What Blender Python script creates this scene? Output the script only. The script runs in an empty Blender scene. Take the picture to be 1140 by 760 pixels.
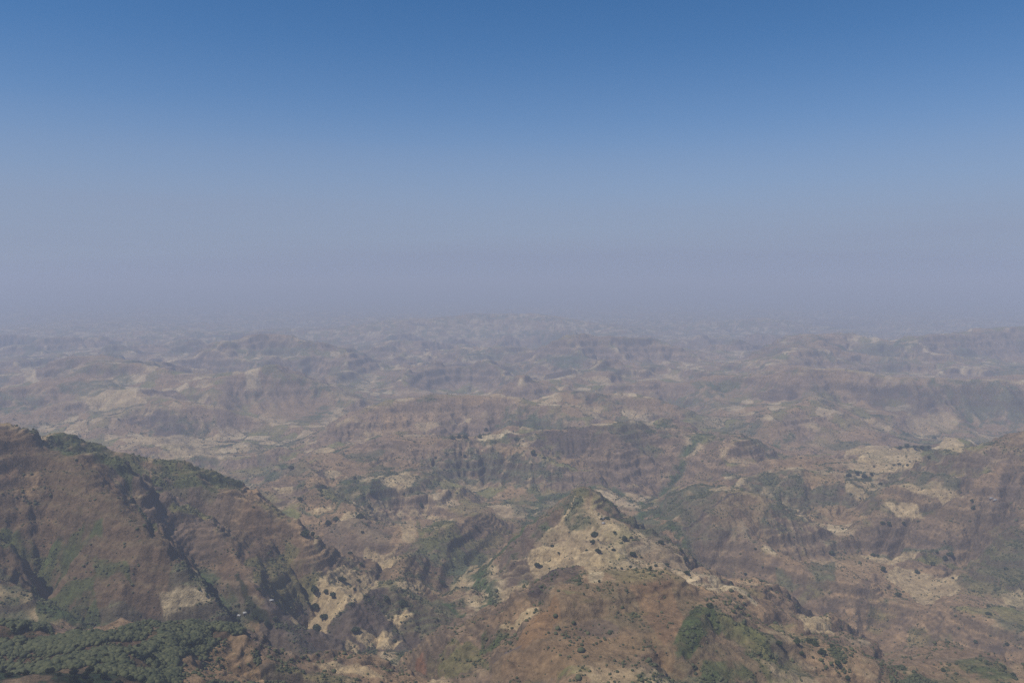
import bpy, math, time
import numpy as np
T0 = time.time()
rng = np.random.default_rng(7)
F32 = np.float32

# ------------------------------------------------------------------ camera model
FP = 895.0                      # focal length in photo pixels (1140 wide)
PITCH = math.radians(3.96)
CAMZ = 800.0
SP, CP = math.sin(PITCH), math.cos(PITCH)

def ray(px, py):
    """direction of a photo pixel, scaled so that its forward (y) component is 1"""
    dx = (px - 570.0); up = (380.0 - py)
    y = FP * CP + up * SP
    z = -FP * SP + up * CP
    return dx / y, z / y

def P(px, py, D):
    a, b = ray(px, py)
    return (a * D, D, CAMZ + b * D)

# ------------------------------------------------------------------ noise
_ang = np.linspace(0, 2 * np.pi, 256, endpoint=False)
_GX, _GY = np.cos(_ang).astype(F32), np.sin(_ang).astype(F32)

def _hash(xi, yi, seed):
    h = (xi.astype(np.uint32) * np.uint32(374761393) + yi.astype(np.uint32) * np.uint32(668265263)
         + np.uint32((seed * 974634777) & 0xffffffff))
    h ^= h >> np.uint32(13); h *= np.uint32(1274126177); h ^= h >> np.uint32(16)
    return h

def gnoise(x, y, seed=0):
    x = np.asarray(x, F32); y = np.asarray(y, F32)
    xf = np.floor(x); yf = np.floor(y)
    xi = xf.astype(np.int64); yi = yf.astype(np.int64)
    fx = x - xf; fy = y - yf
    u = fx * fx * fx * (fx * (fx * 6 - 15) + 10); v = fy * fy * fy * (fy * (fy * 6 - 15) + 10)
    def g(ox, oy):
        h = _hash(xi + ox, yi + oy, seed) & np.uint32(255)
        return _GX[h] * (fx - ox) + _GY[h] * (fy - oy)
    a = g(0, 0); b = g(1, 0); c = g(0, 1); d = g(1, 1)
    ab = a + u * (b - a); cd = c + u * (d - c)
    return (ab + v * (cd - ab)) * F32(1.5)

def fbm(x, y, wl, octaves=4, seed=0, gain=0.5, lac=2.03):
    s = 0; a = 1.0; n = 0; f = 1.0 / wl
    for o in range(octaves):
        s = s + a * gnoise(x * F32(f) + F32(17.3 * o), y * F32(f) - F32(9.7 * o), seed + o)
        n += a; a *= gain; f *= lac
    return s / n

def ridged(x, y, wl, octaves=4, seed=0, gain=0.5):
    s = 0; a = 1.0; n = 0; f = 1.0 / wl; w = 1.0
    for o in range(octaves):
        r = 1 - np.abs(gnoise(x * F32(f) + F32(5.1 * o), y * F32(f) + F32(3.7 * o), seed + o)) * F32(1.6)
        r = np.clip(r, 0, 1) ** 2
        s = s + a * r * w; w = np.clip(r * 1.5, 0, 1); n += a; a *= gain; f *= 2.03
    return s / n

def cells(x, y, wl, seed=0):
    """jittered cells: random id in 0..1 per cell, distance to the border (in cell units)"""
    x = np.asarray(x, F32) / F32(wl); y = np.asarray(y, F32) / F32(wl)
    xf = np.floor(x).astype(np.int64); yf = np.floor(y).astype(np.int64)
    d1 = np.full(x.shape, 9, F32); d2 = d1.copy(); idv = np.zeros(x.shape, F32)
    for ox in (-1, 0, 1):
        for oy in (-1, 0, 1):
            h = _hash(xf + ox, yf + oy, seed)
            jx = (h & np.uint32(1023)).astype(F32) / 1023; jy = ((h >> np.uint32(10)) & np.uint32(1023)).astype(F32) / 1023
            d = np.hypot(xf + ox + jx - x, yf + oy + jy - y).astype(F32)
            nid = ((h >> np.uint32(20)) & np.uint32(4095)).astype(F32) / 4095
            new = d < d1
            d2 = np.where(new, d1, np.minimum(d2, d)); idv = np.where(new, nid, idv); d1 = np.where(new, d, d1)
    return idv, d2 - d1

def sstep(a, b, x):
    t = np.clip((x - a) / (b - a), 0, 1); return t * t * (3 - 2 * t)

def smax(a, b, k):
    h = np.clip(0.5 + 0.5 * (a - b) / k, 0, 1)
    return b + (a - b) * h + k * h * (1 - h)

def smin(a, b, k):
    return -smax(-a, -b, k)

# ------------------------------------------------------------------ authored relief
# ridge: list of (photo x, photo y, distance), half width of the flat top, flank slope left/right, rounding
RIDGES = [
 # wooded ridge at the lower left
 ([(-260,690,800),(-60,690,850),(0,686,865),(40,687,880),(62,704,895),(120,704,915),(180,694,930),(250,690,940)], 14, 1.3, .42, 26),
 ([(250,690,940),(278,712,925),(290,738,880),(300,775,830)], 6, .9, .55, 16),
 ([(0,760,640),(110,735,760),(200,700,900)], 30, .5, .45, 30),
 # big mountain at the left: main crest
 ([(-420,400,1350),(-120,436,1450),(-30,458,1480),(6,466,1490),(28,492,1520),(50,487,1620),(78,484,1680),(140,502,1740),(200,517,1780),(262,528,1800),(300,556,1740),(335,584,1660),(352,612,1580)], 8, .85, .9, 22),
 ([(6,466,1490),(55,494,1490),(114,520,1450),(139,545,1410),(168,579,1360),(205,622,1290),(238,660,1225)], 6, .8, .9, 16),
 ([(30,520,1440),(60,560,1380),(90,610,1290),(120,660,1200)], 5, .8, .8, 18),
 ([(-100,520,1330),(-30,590,1230),(10,650,1150)], 5, .8, .8, 18),
 ([(262,545,1760),(250,590,1560),(262,625,1440),(290,660,1340)], 6, .75, .75, 18),
 ([(180,540,1660),(215,575,1560),(232,600,1480)], 5, .7, .7, 16),
 ([(165,530,1690),(215,536,1700),(270,549,1680)], 34, 1.7, 1.7, 5),
 # field spur below it
 ([(398,620,1740),(420,632,1690),(420,650,1600),(375,662,1530),(335,690,1420),(300,706,1350)], 46, .8, .75, 12),
 ([(470,650,1650),(455,672,1560),(420,695,1430),(385,725,1320),(372,752,1230),(380,800,1120)], 58, .5, .5, 12),
 ([(520,718,1330),(470,735,1290),(450,765,1200)], 60, .45, .45, 14),
 # front hill, bottom centre
 ([(612,655,1010),(650,648,1040),(700,645,1060),(742,636,1060),(772,655,1040)], 26, 1.0, .5, 12),
 ([(612,657,1010),(590,690,975),(560,730,930),(535,770,890),(520,830,800)], 8, .7, .6, 14),
 ([(745,640,1060),(785,682,990),(850,718,960),(905,758,900),(960,800,850)], 12, .55, .75, 16),
 ([(700,660,1010),(690,720,900),(690,800,760)], 60, .35, .35, 40),
 # long spur behind it with pale fields
 ([(742,645,1080),(728,654,1210),(712,638,1360),(691,616,1490),(676,600,1550),(661,582,1650),(650,566,1730)], 24, .5, .45, 30),
 ([(600,576,1775),(620,562,1768),(642,556,1760),(665,564,1740),(695,583,1660)], 30, .48, .48, 34),
 ([(620,562,1768),(608,572,1770),(585,590,1760),(560,630,1640),(520,668,1560)], 8, .6, .7, 18),
 ([(672,600,1570),(610,645,1420),(560,685,1330)], 10, .5, .5, 24),
 ([(680,592,1590),(740,605,1560),(790,640,1480),(845,672,1400)], 26, .65, .7, 12),
 ([(855,706,1130),(890,706,1170),(925,718,1150),(960,752,1060),(990,790,980)], 18, .5, .5, 24),
 ([(885,690,1290),(912,690,1270),(945,715,1190)], 20, .45, .45, 30),
 # field country in the middle
 ([(290,545,2450),(340,535,2550),(400,530,2650),(440,527,2700),(490,535,2680),(525,560,2560)], 70, .5, .5, 20),
 ([(330,560,2250),(380,575,2150),(430,590,2050),(470,625,1900)], 60, .5, .5, 20),
 ([(360,520,2850),(430,505,3100)], 60, .4, .5, 24),
 # stepped hill beyond the gorge
 ([(380,505,3050),(440,486,3230),(500,488,3160),(560,484,3160),(620,479,3180),(680,472,3230),(735,468,3280),(775,478,3180),(800,498,3000)], 110, .40, .5, 14),
 ([(600,500,3020),(640,522,2860),(680,545,2720)], 12, .45, .45, 24),
 ([(470,505,3020),(490,530,2830),(520,548,2700)], 14, .4, .4, 24),
 ([(555,505,3020),(575,530,2830)], 14, .4, .4, 24),
 # hills and benches on the right
 ([(700,592,2050),(740,580,2080),(775,568,2120),(800,553,2180),(826,545,2220),(850,552,2220)], 8, .62, .55, 16),
 ([(745,560,2350),(760,542,2450),(785,536,2500)], 10, .6, .55, 20),
 ([(840,540,2420),(900,532,2440),(960,537,2400),(1040,545,2330),(1120,555,2280),(1300,560,2250)], 60, .55, .5, 14),
 ([(890,522,2640),(1000,498,2860),(1060,497,2880),(1100,505,2800)], 90, .5, .5, 20),
 ([(895,524,2570),(1000,520,2580),(1085,532,2480)], 130, .5, .5, 14),
 ([(1290,440,2250),(1200,462,2280),(1140,480,2300),(1092,497,2310),(1040,519,2310),(1000,540,2270)], 8, .6, .6, 24),
 ([(975,632,1950),(1030,630,1970),(1090,628,1985),(1160,620,2010),(1260,606,2060)], 115, .5, .5, 12),
 ([(1040,645,1900),(1020,672,1800),(1000,705,1680)], 34, .5, .5, 20),
 ([(1180,640,1900),(1150,700,1720),(1120,745,1560),(1100,800,1420)], 26, .55, .5, 24),
 # farther hills
 ([(420,452,3900),(470,440,4050),(520,438,4100),(570,446,4000),(640,452,3950)], 30, .5, .5, 30),
 ([(630,434,4300),(680,438,4250),(740,447,4150)], 20, .5, .5, 30),
 ([(255,378,7300),(285,373,7500),(325,374,7500),(350,380,7300)], 60, .5, .5, 40),
 ([(60,400,5600),(95,394,5700),(135,402,5500),(180,410,5300)], 40, .45, .5, 40),
 ([(240,425,4900),(285,409,5200),(330,415,5100)], 24, .5, .5, 30),
 ([(0,432,4600),(60,428,4700),(140,436,4500),(200,446,4300)], 90, .4, .5, 40),
 ([(800,352,13500),(848,347,13500),(900,356,13300)], 40, .35, .35, 60),
 ([(880,412,4900),(940,414,4850),(1010,420,4700),(1080,424,4650),(1180,420,4700),(1300,420,4700)], 100, .6, .7, 24),
 ([(905,440,4300),(880,455,4000),(850,470,3800)], 20, .5, .5, 30),
 ([(640,375,7600),(680,374,7800),(730,378,7700)], 60, .5, .5, 40),
 ([(1020,378,7200),(1100,366,7800),(1200,362,8000)], 120, .4, .5, 50),
 ([(880,388,6400),(930,372,7600),(980,380,7200)], 80, .4, .5, 50),
 ([(430,352,12000),(520,346,12500),(610,348,12300)], 200, .3, .3, 60),
]
# valley: (photo x, distance, floor height), wall slope
VALLEYS = [
 ([(600,2700,70),(588,2300,75),(560,2000,85),(530,1800,95),(535,1620,105),(548,1500,115),(500,1400,110),(430,1340,90),(350,1220,130)], .62),
 ([(600,2700,70),(680,2750,80),(720,2600,90),(715,2250,95),(770,1950,75),(860,1780,58),(960,1640,46),(1040,1510,40),(1130,1380,30)], .5),
 ([(430,3600,140),(330,3150,110),(250,2750,90),(330,2050,110),(400,1850,120)], .4),
 ([(720,2600,90),(760,3000,110),(820,3400,120),(880,3700,130)], .5),
 ([(215,1420,250),(262,1290,215),(305,1230,170),(350,1220,130)], .8),
 ([(40,1180,270),(110,1150,240),(200,1140,205),(290,1190,165)], .8),
]
RID = [(np.array([P(*p) for p in pts]), w, sl, sr, k) for pts, w, sl, sr, k in RIDGES]
VAL = [(np.array([(ray(px, 500)[0] * D, D, z) for px, D, z in pts]), s) for pts, s in VALLEYS]

def segdist(X, Y, A, B):
    dx, dy = B[0] - A[0], B[1] - A[1]; L2 = dx * dx + dy * dy
    t = np.clip(((X - A[0]) * dx + (Y - A[1]) * dy) / L2, 0, 1)
    qx = X - (A[0] + t * dx); qy = Y - (A[1] + t * dy)
    side = dx * qy - dy * qx
    return np.hypot(qx, qy), t, side

def base_relief(X, Y):
    """the land before the rivers cut it"""
    X = X.astype(F32); Y = Y.astype(F32)
    wx = X + 70 * fbm(X, Y, 420, 3, 11); wy = Y + 70 * fbm(X, Y, 420, 3, 21)
    far = sstep(3200, 5200, Y)
    # background: worn tablelands cut by gorges
    bx = X + 500 * fbm(X, Y, 2600, 3, 31); by = Y + 500 * fbm(X, Y, 2600, 3, 41)
    tab = fbm(bx, by, 1700, 5, 51, .6)
    rg = .5 * ridged(bx, by, 1700, 5, 61) + .5 * ridged(by * .9, bx, 780, 4, 62)
    bg = 120 + 170 * far * tab + (60 + 330 * far) * (rg - .32)
    ledge = 52.0
    q = bg / ledge; qf = np.floor(q)
    bg2 = (qf + sstep(.30, .80, q - qf)) * ledge
    bg = bg + (bg2 - bg) * .75 * far
    vf = sstep(15000, 30000, Y)
    bg = bg * (1 - .35 * vf) + 60 * vf
    bg = bg - 60 * (1 - far)
    h = bg + (1 - far) * (34 * (ridged(wx, wy, 620, 4, 171) - .3))
    for pts, w, sl, sr, k in RID:
        x0, y0 = pts[:, 0].min() - 1500, pts[:, 1].min() - 1500
        x1, y1 = pts[:, 0].max() + 1500, pts[:, 1].max() + 1500
        m = (X > x0) & (X < x1) & (Y > y0) & (Y < y1)
        if not m.any(): continue
        Xm, Ym = wx[m] * .3 + X[m] * .7, wy[m] * .3 + Y[m] * .7
        best = np.full(Xm.shape, -1e4, F32)
        for A, B in zip(pts[:-1], pts[1:]):
            d, t, side = segdist(Xm, Ym, A, B)
            z = A[2] + t * (B[2] - A[2])
            s = np.where(side > 0, sl, sr)
            e = np.maximum(d - w, 0)
            f = np.sqrt(e * e + k * k) - k
            # a little concave towards the foot
            f = f * s * (1 - .22 * np.clip(e / 500, 0, 1)) + .05 * np.minimum(d, w)
            best = np.maximum(best, z - f)
        h[m] = smax(h[m], best, 14 + k * .5)
    rough = (1 - far) * (1 + .9 * sstep(1900, 2600, Y)) * (34 * fbm(X, Y, 300, 5, 181, .6) + 30 * (ridged(wx, wy, 420, 3, 183) - .35)) + far * (90 * fbm(X, Y, 700, 5, 182, .62) + 120 * (ridged(bx * 1.1, by, 850, 4, 185) - .35) + 60 * (ridged(by, bx, 400, 3, 186) - .35)) * (1 - vf * .6)
    h = h + rough
    for pts, s in VAL:
        x0, y0 = pts[:, 0].min() - 700, pts[:, 1].min() - 700
        x1, y1 = pts[:, 0].max() + 700, pts[:, 1].max() + 700
        m = (X > x0) & (X < x1) & (Y > y0) & (Y < y1)
        if not m.any(): continue
        Xm, Ym = wx[m] * .5 + X[m] * .5, wy[m] * .5 + Y[m] * .5
        best = np.full(Xm.shape, 1e4, F32)
        for A, B in zip(pts[:-1], pts[1:]):
            d, t, side = segdist(Xm, Ym, A, B)
            best = np.minimum(best, A[2] + t * (B[2] - A[2]) + s * d + .0016 * d * d)
        h[m] = smin(h[m], best, 22)
    return h

# ------------------------------------------------------------------ river erosion
OFF = [(-1, -1), (-1, 0), (-1, 1), (0, -1), (0, 1), (1, -1), (1, 0), (1, 1)]
def shift(a, dy, dx, fill):
    out = np.full_like(a, fill); H, W = a.shape
    ys, yd = (slice(max(dy, 0), H + min(dy, 0)), slice(max(-dy, 0), H + min(-dy, 0)))
    xs, xd = (slice(max(dx, 0), W + min(dx, 0)), slice(max(-dx, 0), W + min(-dx, 0)))
    out[yd, xd] = a[ys, xs]; return out

def erode(h, A, cell, iters, K, diff, talus, depo=0.0):
    h = h.astype(F32).copy()
    dist = [cell * math.hypot(a, b) for a, b in OFF]
    hb = h.copy()
    for it in range(iters):
        S = np.full_like(h, -1e9); D = np.zeros(h.shape, np.int8); mn = np.full_like(h, 1e9)
        for k, (dy, dx) in enumerate(OFF):
            n = shift(h, dy, dx, 1e6)
            s = (h - n) / dist[k]
            b = s > S
            S = np.where(b, s, S); D = np.where(b, k, D); mn = np.minimum(mn, n)
        pit = S <= 0
        Sp = np.maximum(S, 0)
        An = np.full_like(A, cell * cell)
        Aout = np.where(pit, 0, A)
        for k, (dy, dx) in enumerate(OFF):
            src = np.where(D == k, Aout, 0)
            An += shift(src, -dy, -dx, 0)
        A = An
        dh = K * np.sqrt(A) * Sp
        dh = np.minimum(dh, 0.45 * (h - mn).clip(0))
        ex = np.maximum(S - talus, 0) * cell * .35
        h = h - dh - ex
        lap = (shift(h, 1, 0, 0) + shift(h, -1, 0, 0) + shift(h, 0, 1, 0) + shift(h, 0, -1, 0)) - 4 * h
        lap[0, :] = 0; lap[-1, :] = 0; lap[:, 0] = 0; lap[:, -1] = 0
        h += diff * lap
        h = np.where(pit, np.minimum(mn + .02 * cell, h + 1.5 * cell * .1), h)
        h[0, :] = hb[0, :]; h[-1, :] = hb[-1, :]; h[:, 0] = hb[:, 0]; h[:, -1] = hb[:, -1]
    return h, A

def up2(a, shape):
    """double a grid, cell corners kept"""
    H, W = a.shape
    yi = np.linspace(0, H - 1, shape[0]); xi = np.linspace(0, W - 1, shape[1])
    y0 = np.minimum(yi.astype(int), H - 2); x0 = np.minimum(xi.astype(int), W - 2)
    fy = (yi - y0)[:, None].astype(F32); fx = (xi - x0)[None, :].astype(F32)
    a00 = a[y0][:, x0]; a01 = a[y0][:, x0 + 1]; a10 = a[y0 + 1][:, x0]; a11 = a[y0 + 1][:, x0 + 1]
    return (a00 * (1 - fx) + a01 * fx) * (1 - fy) + (a10 * (1 - fx) + a11 * fx) * fy

class Grid:
    def __init__(s, x0, x1, y0, y1, cell, levels, iters, K, diff, talus, rough):
        s.x0, s.y0, s.cell = x0, y0, cell
        nx = int((x1 - x0) / cell) + 1; ny = int((y1 - y0) / cell) + 1
        s.x1, s.y1 = x0 + (nx - 1) * cell, y0 + (ny - 1) * cell
        h = A = None; prev0 = None
        for L in range(levels - 1, -1, -1):
            f = 2 ** L
            mx, my = (nx - 1) // f + 1, (ny - 1) // f + 1
            xs = np.linspace(s.x0, s.x1, mx).astype(F32); ys = np.linspace(s.y0, s.y1, my).astype(F32)
            X, Y = np.meshgrid(xs, ys)
            h0 = base_relief(X, Y)
            c = cell * f
            if h is None:
                h = h0 + rough * c * fbm(X, Y, c * 9, 4, 71, .6); A = np.full(h.shape, c * c, F32)
            else:
                d = up2(h - prev0, h0.shape); A = up2(A, h0.shape)
                h = h0 + d + rough * .5 * c * fbm(X, Y, c * 6, 3, 81 + L, .6)
            prev0 = h0
            h, A = erode(h, A, c, iters[L], K[L], diff, talus)
        sm = h.copy()
        for _ in range(3):
            sm[1:-1, 1:-1] = (sm[:-2, 1:-1] + sm[2:, 1:-1] + sm[1:-1, :-2] + sm[1:-1, 2:] + sm[1:-1, 1:-1]) / 5
        g0, g1 = np.gradient(sm, cell); s.S = np.hypot(g0, g1).astype(F32)
        s.C = np.clip((sm - h) / cell * 4, -1, 1).astype(F32)
        s.h0 = h0; s.h = h; s.A = np.log2(np.maximum(A, 1)).astype(F32); s.d = h - h0
        print('grid', h.shape, 'cut', float((h0 - h).mean()), round(time.time() - T0, 1))
    def sample(s, X, Y, a):
        u = np.clip((X - s.x0) / s.cell, 0, a.shape[1] - 1.001); v = np.clip((Y - s.y0) / s.cell, 0, a.shape[0] - 1.001)
        i = u.astype(np.int32); j = v.astype(np.int32)
        fu = (u - i).astype(F32); fv = (v - j).astype(F32)
        # smooth interpolation keeps the coarse cells from showing as facets
        def row(jj):
            return a[jj, i] * (1 - fu) + a[jj, i + 1] * fu
        return row(j) * (1 - fv) + row(j + 1) * fv
    def weight(s, X, Y, ylo, yhi):
        w = 1 - sstep(s.y1 - yhi, s.y1 - 50, Y)
        if ylo: w = w * sstep(s.y0 + 20, s.y0 + ylo, Y)
        return w

def crest_points():
    out = []
    for pts, w, sl, sr, k in RID:
        for A_, B_ in zip(pts[:-1], pts[1:]):
            n = max(2, int(np.hypot(*(B_ - A_)[:2]) / 35))
            for t in np.linspace(0, 1, n, endpoint=False): out.append(tuple(A_ + t * (B_ - A_)) + (w,))
        out.append(tuple(pts[-1]) + (w,))
    return np.array(out)
CR = crest_points()

def fit_crests(g, sig):
    """lift worn crests back to their measured heights"""
    c = CR[(CR[:, 0] > g.x0) & (CR[:, 0] < g.x1) & (CR[:, 1] > g.y0) & (CR[:, 1] < g.y1)]
    # a crest point lying under another ridge is not measured
    hs = g.sample(c[:, 0], c[:, 1], g.h0)
    c = c[hs < c[:, 2] + 60]
    for rnd in range(2):
        num = np.zeros(g.h.shape, F32); den = np.zeros(g.h.shape, F32)
        err = c[:, 2] - g.sample(c[:, 0], c[:, 1], g.h)
        sg = sig * (1, .6)[rnd]
        err = np.clip(err, -25, 70)
        for (x, y, z, w), e in zip(c, err):
            R = sg * 2.6
            i0, i1 = int(max((x - R - g.x0) / g.cell, 0)), int(min((x + R - g.x0) / g.cell + 1, g.h.shape[1]))
            j0, j1 = int(max((y - R - g.y0) / g.cell, 0)), int(min((y + R - g.y0) / g.cell + 1, g.h.shape[0]))
            if i1 <= i0 or j1 <= j0: continue
            xx = (g.x0 + np.arange(i0, i1) * g.cell - x)[None, :]; yy = (g.y0 + np.arange(j0, j1) * g.cell - y)[:, None]
            ww = np.exp(-(xx * xx + yy * yy) / (2 * (sg * .55) ** 2)).astype(F32)
            num[j0:j1, i0:i1] += ww * e; den[j0:j1, i0:i1] += ww
        g.h += num / (den + .25)
    print('crest error', float(np.abs(err).mean()), float(np.abs(c[:, 2] - g.sample(c[:, 0], c[:, 1], g.h)).mean()))

GN = Grid(-2500, 2500, 480, 4200, 5.0, 3, [36, 40, 50], [.009, .006, .0045], .012, 1.3, .9)
fit_crests(GN, 110)
GM = Grid(-7600, 7600, 3300, 11600, 15.0, 3, [50, 50, 60], [.011, .009, .007], .012, 1.0, 1.0)
fit_crests(GM, 260)
GF = Grid(-30000, 30000, 9600, 42000, 100.0, 2, [50, 60], [.010, .010], .01, .8, .8)

def height(X, Y, fine=True):
    shp = X.shape; X = X.ravel().astype(F32); Y = Y.ravel().astype(F32)
    h = np.zeros(X.shape, F32); A = np.zeros(X.shape, F32); S_ = np.zeros(X.shape, F32)
    wn = 1 - sstep(3500, 4150, Y)
    wf = sstep(10000, 11400, Y)
    wm = (1 - wn) * (1 - wf)
    for g, w in ((GN, wn), (GM, wm), (GF, wf)):
        m = w > 0
        if m.any():
            h[m] += w[m] * g.sample(X[m], Y[m], g.h); A[m] += w[m] * g.sample(X[m], Y[m], g.A); S_[m] += w[m] * g.sample(X[m], Y[m], g.S)
    # beyond the last grid: low rolling land
    m = Y > 40000
    if m.any():
        h[m] = h[m] * (1 - sstep(40000, 42000, Y[m])) + sstep(40000, 42000, Y[m]) * (80 + 60 * fbm(X[m], Y[m], 6000, 2, 91))
    if fine:
        n = Y < 12000; x, y = X[n], Y[n]
        # lava beds: ledges at uneven heights
        hh = h[n] + 10 * fbm(x, y, 300, 3, 101)
        per = 26.0
        q = hh / per; qi = np.floor(q); fr = q - qi
        hard = (_hash(qi.astype(np.int64), np.zeros(qi.shape, np.int64), 5) & np.uint32(255)).astype(F32) / 255
        tgt = (qi + sstep(.35, .75, fr)) * per
        steep = np.clip(.5 + fbm(x, y, 500, 2, 111), 0, 1)
        far_ = sstep(3500, 6500, y)
        h[n] += (tgt - hh) * .9 * hard ** .6 * steep ** .6 * (1 - far_)
        per = 58.0; q = hh / per; qi = np.floor(q); fr = q - qi
        h[n] += ((qi + sstep(.3, .7, fr)) * per - hh) * .75 * far_ * steep ** .5
        per = 8.5; hh = h[n] + 3 * fbm(x, y, 60, 2, 103); q = hh / per; qi = np.floor(q); fr = q - qi
        h[n] += ((qi + sstep(.35, .7, fr)) * per - hh) * .7 * (1 - far_) * np.clip(.6 + 1.2 * fbm(x, y, 170, 2, 113), 0, 1)
        near = 1 - sstep(2500, 6000, y)
        st = .3 + .7 * sstep(.15, .6, S_[n])
        h[n] += st * near * (8.0 * fbm(x, y, 70, 5, 121, .6) + 15 * (ridged(x, y, 150, 4, 123, .55) - .4) + 2.0 * ridged(x, y, 18, 2, 131)) + st * (1 - near) * (18 * fbm(x, y, 180, 4, 141, .6) + 26 * (ridged(x, y, 340, 4, 143, .55) - .4))
    return h.reshape(shp), A.reshape(shp)

# ------------------------------------------------------------------ photo pixel -> point on the land
def pick(px, py):
    a, b = ray(px, py)
    D = np.exp(np.linspace(math.log(600), math.log(30000), 2600))
    X = a * D; Z = CAMZ + b * D
    H, _ = height(X, D)
    below = np.nonzero(Z < H)[0]
    i = below[0] if len(below) else len(D) - 1
    if 0 < i < len(D) - 1:
        D2 = np.linspace(D[i - 1], D[i], 24); H2, _ = height(a * D2, D2)
        j = np.nonzero(CAMZ + b * D2 < H2)[0]
        d = D2[j[0]] if len(j) else D[i]
    else: d = D[i]
    return a * d, d

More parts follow.
